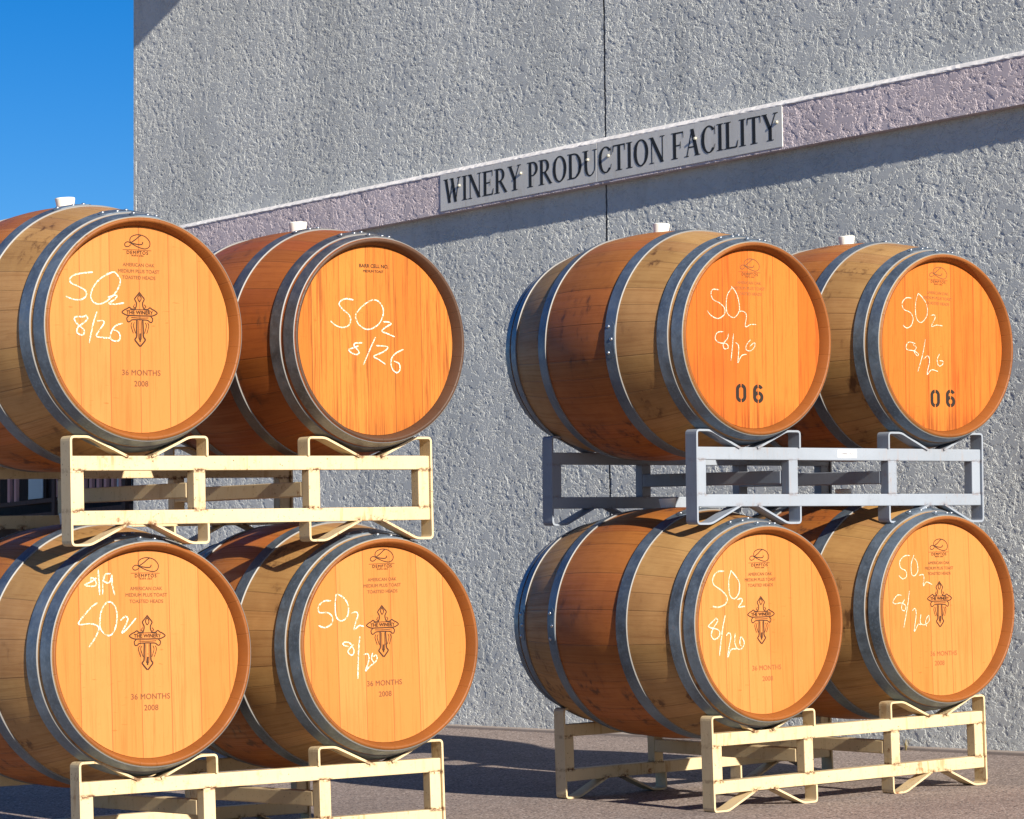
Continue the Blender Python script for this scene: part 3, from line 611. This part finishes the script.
# ------------------------------------------------------------------ racks
TH = .006
def rack(tier, label, mat, group='steel barrel racks holding pairs of barrels'):
    o_, R_ = TIERS[tier]
    R3 = Matrix(R_); T = Matrix.Translation(Vector(o_)+Vector((0, 0, ZO))) @ R3.to_4x4()
    zb = RK['zb']; LR2 = RK['LrU' if tier == 'UR' else 'Lr']/2
    XI = LR2-.413          # inner end of a cradle
    base = T @ Matrix.Translation((0, (RK['yf']+RK['yb'])/2+.02, zb))
    r = empty('barrel_rack', base, label, 'barrel rack', group)
    inv = Matrix.Translation((0, -(RK['yf']+RK['yb'])/2-.02, -zb))
    def part(name, bm):
        bm.transform(inv)
        return obj(name, bm, mat, r)
    for y in (RK['yf'], RK['yb']):
        for za, zc in ((RK['z2'], RK['z1']), (RK['z4'], RK['z3'])):
            bm = bmesh.new(); box(bm, -LR2+TH+.0005, LR2-TH-.0005, y, y+.040, za, zc, .003); part('rail', bm)
        for s in (-1, 1):
            for x in (LR2-TH-.001, XI+TH+.036):
                bm = bmesh.new(); x1 = s*x; x0 = s*(x-.036)
                box(bm, min(x0, x1), max(x0, x1), y+.0015, y+.0385, RK['z3']-.0005, RK['z2']+.0005, .003); part('post', bm)
            xc = s*(LR2-.2065)
            ys0, ys1 = y-.006, y+.046
            zt, zl = RK['zt'], RK['zb']
            # outer strap wraps the whole end of the frame
            pts = [(xc+s*.034, RK['z1']), (xc+s*.15, zt), (xc+s*.2065, zt), (xc+s*.2065, zl), (xc+s*.15, zl), (xc+s*.034, RK['z4'])]
            bm = bmesh.new(); strap(bm, pts if s < 0 else pts[::-1], ys0, ys1, TH if s < 0 else TH)
            part('cradle_strap', bm)
            for up in (1, -1):
                zr, ze = (RK['z1'], zt) if up > 0 else (RK['z4'], zl)
                pts = [(xc-s*.034, zr), (xc-s*.15, ze), (xc-s*.2065, ze), (xc-s*.2065, zr)]
                fl = (s > 0) ^ (up < 0)
                bm = bmesh.new(); strap(bm, pts if fl else pts[::-1], ys0, ys1, TH)
                part('cradle_strap', bm)
    for s in (-1, 1):
        bm = bmesh.new(); xa = s*(XI+.0245)
        box(bm, xa-.019, xa+.019, RK['yf']+.041, RK['yb']-.001, -.437, -.396, .003); part('crossbar', bm)
    return r, T, inv
rack('UL', 'cream enamel steel rack between the upper and lower barrels on the left', MT['cream'])
rack('LL', 'cream steel rack on the asphalt under the lower left barrels, cut off by the frame', MT['cream'])
rs, Ts, sin_ = rack('UR', 'silver grey steel rack with a small white sticker, between the right barrels', MT['silver'])
rack('LR', 'cream steel rack standing on the asphalt under the lower right barrels', MT['cream'])
bm = bmesh.new(); box(bm, -.026, .0525, RK['yf']-.001, RK['yf']+.001, -.3565, -.3315); bm.transform(sin_)
stk = obj('sticker', bm, MT['sticker'], rs)
bm = bmesh.new(); add_text(bm, 'BARREL RACK', .0085, .013, -.344, RK['yf']-.0016, bold=.0003); bm.transform(sin_)
obj('sticker_print', bm, MT['print'], stk)

# ------------------------------------------------------------------ barrels
L = RK['L']; RB = RK['rb']; RH = .29; DEP = .034; HL = L/2
def rad(y, rb=None): rb = rb or RB; return rb-(rb-RH)*(y/HL)**2
def meshof(bm, name):
    bmesh.ops.recalc_face_normals(bm, faces=bm.faces)
    me = bpy.data.meshes.new(name); bm.to_mesh(me); bm.free(); return me
rin = RH-.016
HS = [(-.4495, -.4115), (-.399, -.360), (-.197, -.152)]
HS = HS+[(-b, -a) for a, b in HS[::-1]]
def make_shell(rb):
    bm = bmesh.new()
    N = 44
    prof = [(-HL+.0025+(L-.005)*i/N, rad(-HL+.0025+(L-.005)*i/N, rb)) for i in range(N+1)]
    prof = [(-HL+DEP+.004, rin-.004), (-HL+DEP-.002, rin-.002), (-HL+.002, RH-.009), (-HL, RH-.0065), (-HL, RH-.0025)]+prof+[(HL, RH-.0025), (HL, RH-.0065), (HL-.002, RH-.009), (HL-DEP+.002, rin-.002), (HL-DEP-.004, rin-.004)]
    lathe(bm, prof, 120)
    st = meshof(bm, 'staves'); hoops = []
    for i_h, (a, b) in enumerate(HS):
        bm = bmesh.new()
        t = .003 if i_h in (0, 5) else .0042
        e = .0008
        lathe(bm, [(a+e, rad(a, rb)+t), (b-e, rad(b, rb)+t)], 120)
        lathe(bm, [(a, rad(a, rb)-.001), (a, rad(a, rb)+t-e), (a+e, rad(a, rb)+t)], 120, mat=1)
        lathe(bm, [(b-e, rad(b, rb)+t), (b, rad(b, rb)+t-e), (b, rad(b, rb)-.001)], 120, mat=1)
        me = meshof(bm, 'hoop'); me.materials.append(None); me.materials.append(MT['rim'])
        hoops.append((a, b, me))
    return st, hoops
SHELL = {False: make_shell(RB), True: make_shell(.339*.29/.2805)}
bm = bmesh.new()
lathe(bm, [(0, .001), (0, .1), (0, .2), (0, rin-.0035)], 96)
HEAD = meshof(bm, 'head')
for p in HEAD.polygons: p.use_smooth = False
bm = bmesh.new(); bmesh.ops.create_uvsphere(bm, u_segments=12, v_segments=6, radius=.0062)
bm.transform(Matrix.Diagonal((1, 1, .55, 1)))
RIV = meshof(bm, 'rivet')
for p in RIV.polygons: p.use_smooth = True
bm = bmesh.new()
n = 28; rr = [(0, .0225), (.012, .0235), (.036, .0275), (.0385, .0262), (.0386, .001)]
rg = [[bm.verts.new((r*math.cos(2*PI*k/n), r*math.sin(2*PI*k/n), z)) for k in range(n)] for z, r in rr]
for a, b in zip(rg, rg[1:]):
    for k in range(n): bm.faces.new((a[k], a[(k+1) % n], b[(k+1) % n], b[k]))
BUNG = meshof(bm, 'bung')

YF = -HL+DEP                 # head face plane (local y)
def mirror(pts, cx=500): return [(2*cx-x, z) for x, z in pts]
def crossmark(bm, cx, cz, k, rot, y):
    """burnt emblem: pointed cross with two banners (traced unit: 690 units = cross height)"""
    S = .142/690*k
    def tr(pts): 
        c, s = math.cos(rot), math.sin(rot); o = []
        for px, pz in pts:
            x, z = (px-500)*S*1.13, -(pz-430)*S
            o.append((cx+x*c-z*s, cz+x*s+z*c))
        return o
    rib = lambda pts, w, dy=0: ribbon(bm, tr(pts), w*S, y-dy, taper=False)
    top = [(498, 85), (530, 128), (560, 168), (552, 195), (540, 222), (542, 260), (552, 292)]
    rib(top, 17); rib(mirror(top), 17, .00005)
    arm = [(548, 298), (600, 302), (632, 280), (662, 300), (690, 312), (726, 345), (690, 372), (650, 384), (600, 384), (500, 386)]
    rib(arm, 16, .0001); rib(mirror(arm), 16, .00015)
    low = [(640, 386), (652, 402), (666, 420), (656, 462), (628, 462), (602, 440), (552, 436), (500, 434)]
    rib(low, 15, .0002); rib(mirror(low), 15, .00025)
    stem = [(538, 440), (542, 560), (544, 650), (566, 690), (536, 735), (503, 776)]
    rib(stem, 20, .0003); rib(mirror(stem), 20, .00035)
    rib([(372, 312), (500, 306), (628, 312)], 9, .0004)
    rib([(520, 450), (520, 640), (512, 690)], 7, .00045); rib([(480, 450), (480, 640), (488, 690)], 7, .0005)
    rib([(503, 610), (500, 660), (500, 715)], 22, .00055)
    rib([(498, 112), (522, 160), (500, 205), (478, 160), (498, 112)], 12, .0006)
    for dx, q in ((570, .00065), (600, .0007)):
        f = [(dx, 470), (dx+14, 510), (dx+2, 560), (dx-14, 610)]
        rib(f, 9, q); rib(mirror(f), 9, q+.00003)
    f = [(560, 240), (580, 270), (560, 285)]; rib(f, 9, .0008); rib(mirror(f), 9, .00083)
    c, s = math.cos(rot), math.sin(rot)
    def at(px, pz):
        x, z = (px-500)*S*1.13, -(pz-430)*S; return cx+x*c-z*s, cz+x*s+z*c
    a = at(500, 346); add_text(bm, 'THE WINERY', .0135*k, a[0], a[1], y-.0009, rot, 0.0)
    rib([(390, 408), (460, 412), (540, 412), (610, 408)], 8, .00095)

def logomark(bm, cx, cz, k, rot, y):
    S = .075/330*k
    def tr(pts):
        c, s = math.cos(rot), math.sin(rot); o = []
        for px, pz in pts:
            x, z = (px-400)*S*1.1, -(pz-205)*S
            o.append((cx+x*c-z*s, cz+x*s+z*c))
        return o
    ribbon(bm, tr([(465, 190), (458, 215), (420, 222), (350, 212), (325, 205), (380, 165), (420, 130), (445, 115)]), 13*S, y, taper=False)
    ribbon(bm, tr([(330, 215), (312, 180), (325, 140), (370, 115), (430, 108), (500, 130), (548, 185), (543, 240), (495, 268), (420, 255), (345, 222), (290, 195), (252, 215), (255, 245), (290, 250), (325, 225)]), 11*S, y-.0001, taper=False)
    c, s = math.cos(rot), math.sin(rot)
    def at(px, pz):
        x, z = (px-400)*S*1.1, -(pz-205)*S; return cx+x*c-z*s, cz+x*s+z*c
    ribbon(bm, tr([(225, 288), (400, 284), (565, 288)]), 5*S, y-.0003, taper=False)
    a = at(398, 318); add_text(bm, 'DEMPTOS', .0125*k, a[0], a[1], y-.0004, rot, 0.0, 1.25)
    a = at(400, 352); add_text(bm, 'NAPA USA', .0062*k, a[0], a[1], y-.0004, rot, 0.0, 1.3)

def stencil(bm, ch, cx, cz, y, h=.057):
    w_ = h*.72; t = h*.17
    def P(pts): bm.faces.new([bm.verts.new((cx+a*w_, y, cz+b*h)) for a, b in pts])
    def arc(x0, z0, rx, rz, a0, a1, n=10):
        for k in range(n):
            q = []
            for tt, i in ((k, 0), (k+1, 0), (k+1, 1), (k, 1)):
                an = math.radians(a0+(a1-a0)*tt/n)
                R1, R2 = (rx, rz) if i == 0 else (rx-.30, rz-.19)
                q.append((x0+R1*math.cos(an), z0+R2*math.sin(an)))
            P(q)
    if ch == '0':
        arc(0, .18, .5, .32, 0, 83, 9); arc(0, -.18, .5, .32, 277, 360, 9)
        arc(0, .18, .5, .32, 97, 180, 9); arc(0, -.18, .5, .32, 180, 263, 9)
        P([(.20, -.18), (.5, -.18), (.5, .18), (.20, .18)]); P([(-.5, -.18), (-.20, -.18), (-.20, .18), (-.5, .18)])
    else:
        arc(0, -.18, .5, .32, -83, 83, 18); arc(0, -.18, .5, .32, 97, 263, 18)
        arc(0, .18, .5, .32, 24, 83, 7); arc(0, .18, .5, .32, 97, 180, 9)
        bm.faces.new([bm.verts.new((cx+a*w_, y-.00005, cz+b*h)) for a, b in ((-.5, -.18), (-.20, -.18), (-.20, .18), (-.5, .18))])

GRP = 'oak wine barrels stacked on steel racks'
INFO = {
 ('UL', -1): ('oak barrel on the upper left rack, outlined against the blue sky, chalked SO2 8/26', 'head', 'staves', 'hoop', 0.0),
 ('UL', 1): ('older reddish barrel without cross emblem, grimy rim, on the cream upper rack', 'head_old', 'staves_old', 'hoop_old', 0.0),
 ('LL', -1): ('oak barrel chalked 8/19 above SO2, on the ground rack at far left', 'head', 'staves', 'hoop', -.02),
 ('LL', 1): ('cross-marked oak barrel chalked SO2 8/26, directly below the reddish emblem-less barrel', 'head', 'staves', 'hoop', .01),
 ('UR', -1): ('barrel stencilled 06 on the silver rack, nearer the sign, its long side showing', 'head_orange', 'staves', 'hoop', 0.0),
 ('UR', 1): ('barrel stencilled 06 on the silver rack, at the right-hand edge of the photo', 'head_orange', 'staves', 'hoop', -.03),
 ('LR', -1): ('cross-marked barrel under the silver rack with its whole left side showing', 'head', 'staves', 'hoop', -.015),
 ('LR', 1): ('cross-marked barrel under the silver rack, lowest at the right edge beside the wall', 'head', 'staves', 'hoop', -.02),
}
protos = {}
def barrel(key):
    label, hm, sm, hpm, rotm = INFO[key]
    t, s = key; dx, dz, r = BAR[key]; sc = r/RH
    o_, R_ = TIERS[t]
    T = Matrix.Translation(Vector(o_)+Vector((0, 0, ZO))) @ Matrix(R_).to_4x4()
    base = T @ Matrix.Translation((s*RK['spU' if t == 'UR' else 'sp']/2+dx, HL*sc, dz-RB*sc)) @ Matrix.Scale(sc, 4)
    root = empty('wine_barrel', base, label, 'wine barrel', GRP)
    def part(name, me, mat, parent=root, loc=(0, 0, RB), rotq=None):
        o = bpy.data.objects.new(name, me); COL.objects.link(o)
        if len(me.materials) == 0: me.materials.append(None)
        o.parent = parent; o.location = loc
        if rotq is not None: o.rotation_mode = 'QUATERNION'; o.rotation_quaternion = rotq
        o.material_slots[0].link = 'OBJECT'; o.material_slots[0].material = mat
        return o
    rng = random.Random(hash((t, s)) & 0 or sum(map(ord, t))*3+s)
    old = key == ('UL', 1); STAVES, HOOPS = SHELL[old]; rb = .339*.29/.2805 if old else RB
    body = part('staves', STAVES, MT[sm])
    part('bung', BUNG, MT['bung'], rotq=Quaternion((rng.uniform(-1, 1), rng.uniform(-1, 1), 0), rng.uniform(.02, .09)), loc=(0, -.025 if t[0] == 'U' and t[1] == 'L' else .015, RB+rb-.010))
    for i, (a, b, me) in enumerate(HOOPS):
        hp = part('hoop', me, MT[hpm])
        # riveted lap: near the top, or part-way down the left side
        an0 = rng.choice((PI/2+.12, PI/2-.18, PI*.98, PI/2-.05)) if i > 1 else (PI/2-.12 if i == 0 else PI/2+.08)
        ym = (a+b)/2; lb = bmesh.new(); t2 = .0058 if i not in (0, 5) else .0046
        for q, aq in enumerate([an0-.10+.02*k for k in range(17)]):
            sh = .32 if q in (0, 16) else (.12 if q in (1, 15) else 0.)
            ca, sa = math.cos(aq), math.sin(aq)
            row = []
            for yy, dr in ((a+(b-a)*(.05+sh), -.004), (a+(b-a)*(.05+sh), 0), (b-(b-a)*(.05+sh), 0), (b-(b-a)*(.05+sh), -.004)):
                r_ = (rad(a, rb)+(rad(b, rb)-rad(a, rb))*(yy-a)/(b-a))+t2+dr
                row.append(lb.verts.new((r_*ca, yy, r_*sa)))
            if q:
                for k in range(3): lb.faces.new((pr[k], pr[k+1], row[k+1], row[k]))
            pr = row
        part('hoop_lap', meshof(lb, 'hoop_lap'), MT[hpm], hp, loc=(0, 0, 0))
        for j, da in enumerate((-.055, .055, .17)):
            an = an0+da
            yy = ym+(.007 if j != 1 else -.007); rr_ = rad(yy, rb)+.0058
            nv = Vector((math.cos(an), 0, math.sin(an)))
            part('rivet', RIV, MT['rivet'], hp, loc=(rr_*nv.x, yy, rr_*nv.z), rotq=nv.to_track_quat('Z', 'Y'))
    hd = part('head', HEAD, MT[hm], loc=(0, YF, RB))
    part('head', HEAD, MT[hm], loc=(0, -YF, RB), rotq=Quaternion((0, 0, 1), PI))
    # chalk: ribbons 1 mm proud of the head
    bm = bmesh.new()
    cr = random.Random(5)
    for i, st in enumerate(CHALK[key]):
        ribbon(bm, st, .0028 if t == 'UR' or key == ('LR', 1) else .0038, -.0012-.0002*i, lift=1e-6, rng=cr)
    me = bpy.data.meshes.new('chalk_writing'); bm.to_mesh(me); bm.free()
    part('chalk_writing', me, MT['chalk faint' if t[1] == 'R' else 'chalk'], hd, loc=(0, 0, 0))
    mk = MARKS[key]
    inks = {}
    def ink(nm): return inks.setdefault(nm, bmesh.new())
    if 'cross' in mk:
        crossmark(ink('cross_emblem'), mk['cross'][0], mk['cross'][1], 1.0, rotm, -.0004)
    if 'logo' in mk:
        logomark(ink('cooper_mark'), mk['logo'][0], mk['logo'][1], 1.0, rotm, -.0004)
    if 'lines' in mk:
        x, z = mk['lines']
        for q, (sx_, tx) in enumerate(zip((0, 1, 2), ('AMERICAN OAK', 'MEDIUM PLUS TOAST', 'TOASTED HEADS'))):
            add_text(ink('cooper_lettering'), tx, .0128, x, z+.0145*(1-q)*1.15, -.0004, rotm, 0.0, 1.0)
    if 'mon' in mk:
        add_text(ink('age_lettering'), '36 MONTHS', .0205, mk['mon'][0], mk['mon'][1], -.0004, rotm, 0.0, 1.05)
        add_text(ink('age_lettering'), '2008', .0205, mk['yr'][0], mk['yr'][1], -.0004, rotm, 0.0, 1.05)
    if 'n0' in mk:
        stencil(ink('stencil_number'), '0', *mk['n0'], -.0004); stencil(ink('stencil_numeral'), '6', *mk['n6'], -.0004)
    if 'l1' in mk:
        add_text(ink('cooper_lettering'), 'BARR CELL NO.', .0145, mk['l1'][0], mk['l1'][1], -.0004, 0, 0.0, 1.0)
        add_text(ink('cooper_lettering'), 'MEDIUM TOAST', .0098, mk['l2'][0], mk['l2'][1], -.0004, 0, 0.0, 1.0)
    faint = key[0] == 'UR'
    for nm, b in inks.items():
        me = bpy.data.meshes.new(nm); b.to_mesh(me); b.free()
        mt = {'stencil_number': 'stencil', 'stencil_numeral': 'stencil', 'age_lettering': 'faint' if key[0] == 'LR' else 'brandmid', 'cooper_lettering': 'faint' if faint else ('stencil' if 'l1' in mk else 'brandmid'),
              'cooper_mark': 'brandmid' if faint else 'brand', 'cross_emblem': 'brand'}[nm]
        part(nm, me, MT[mt], hd, loc=(0, 0, 0))
    return root
for k_e in INFO: barrel(k_e)

# ------------------------------------------------------------------ dark timber house far behind, seen under the left barrels
hm = Matrix.Translation((44.6, 72.6, .02)) @ Matrix.Rotation(math.radians(-96), 4, 'Z')
house = empty('timber_house', hm, 'distant dark brown timber house with a pale balustrade, in shade below the left barrels', 'house')
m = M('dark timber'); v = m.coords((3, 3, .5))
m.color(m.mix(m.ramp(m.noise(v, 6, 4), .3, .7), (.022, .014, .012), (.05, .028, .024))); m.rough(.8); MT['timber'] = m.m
MT['baluster'] = mat_plain('weathered balusters', (.42, .25, .24), .8)
MT['winglass'] = mat_plain('window with pale blind', (.75, .85, .95), .3)
MT['tile'] = mat_plain('dark roof shingle', (.05, .03, .028), .8)
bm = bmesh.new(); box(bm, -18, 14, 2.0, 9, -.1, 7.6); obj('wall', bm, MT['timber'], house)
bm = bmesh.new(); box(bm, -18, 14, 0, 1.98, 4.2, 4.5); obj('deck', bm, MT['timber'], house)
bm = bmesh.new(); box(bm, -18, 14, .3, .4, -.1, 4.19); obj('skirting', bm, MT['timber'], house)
bm = bmesh.new()
a = [bm.verts.new(p) for p in ((-18.6, -.6, 7.6), (14.6, -.6, 7.6), (14.6, 4.9, 8.7), (-18.6, 4.9, 8.7), (-18.6, 9.8, 7.6), (14.6, 9.8, 7.6))]
bm.faces.new(a[:4]); bm.faces.new((a[3], a[2], a[5], a[4])); bm.faces.new((a[0], a[3], a[4])); bm.faces.new((a[1], a[5], a[2])); bm.faces.new((a[0], a[4], a[5], a[1]))
obj('roof', bm, MT['tile'], house)
bm = bmesh.new(); box(bm, -18, 14, -.06, .06, 5.95, 6.07); box(bm, -18, 14, -.06, .06, 4.78, 4.9)
rl = obj('balustrade', bm, MT['timber'], house)
bm = bmesh.new(); box(bm, -.08, .08, -.05, .05, 4.9, 5.95); bal = None
for i in range(36):
    x = -9.6+i*.46
    if -3.2 < x < -1.3 or i % 9 == 2: continue
    if bal is None:
        bal = obj('baluster', bm, MT['baluster'], rl); b_ = bal
    else:
        b_ = bal.copy(); COL.objects.link(b_); b_.parent = rl
    b_.location = (x, 0, 0)
for x in (-14, -10, -5.2, -.9, 3.6, 8, 13.8):
    bm = bmesh.new(); box(bm, x-.1, x+.1, -.1, .1, -.1, 7.6); obj('post', bm, MT['timber'], house)
for x in (-11.5, -6.4, -.4):
    bm = bmesh.new(); box(bm, x-.7, x+.7, 1.93, 1.99, 5.0, 6.9); f = obj('window', bm, MT['timber'], house)
    bm = bmesh.new(); box(bm, x-.52, x+.52, 1.90, 1.925, 5.16, 6.7); obj('pane', bm, MT['winglass'], f)
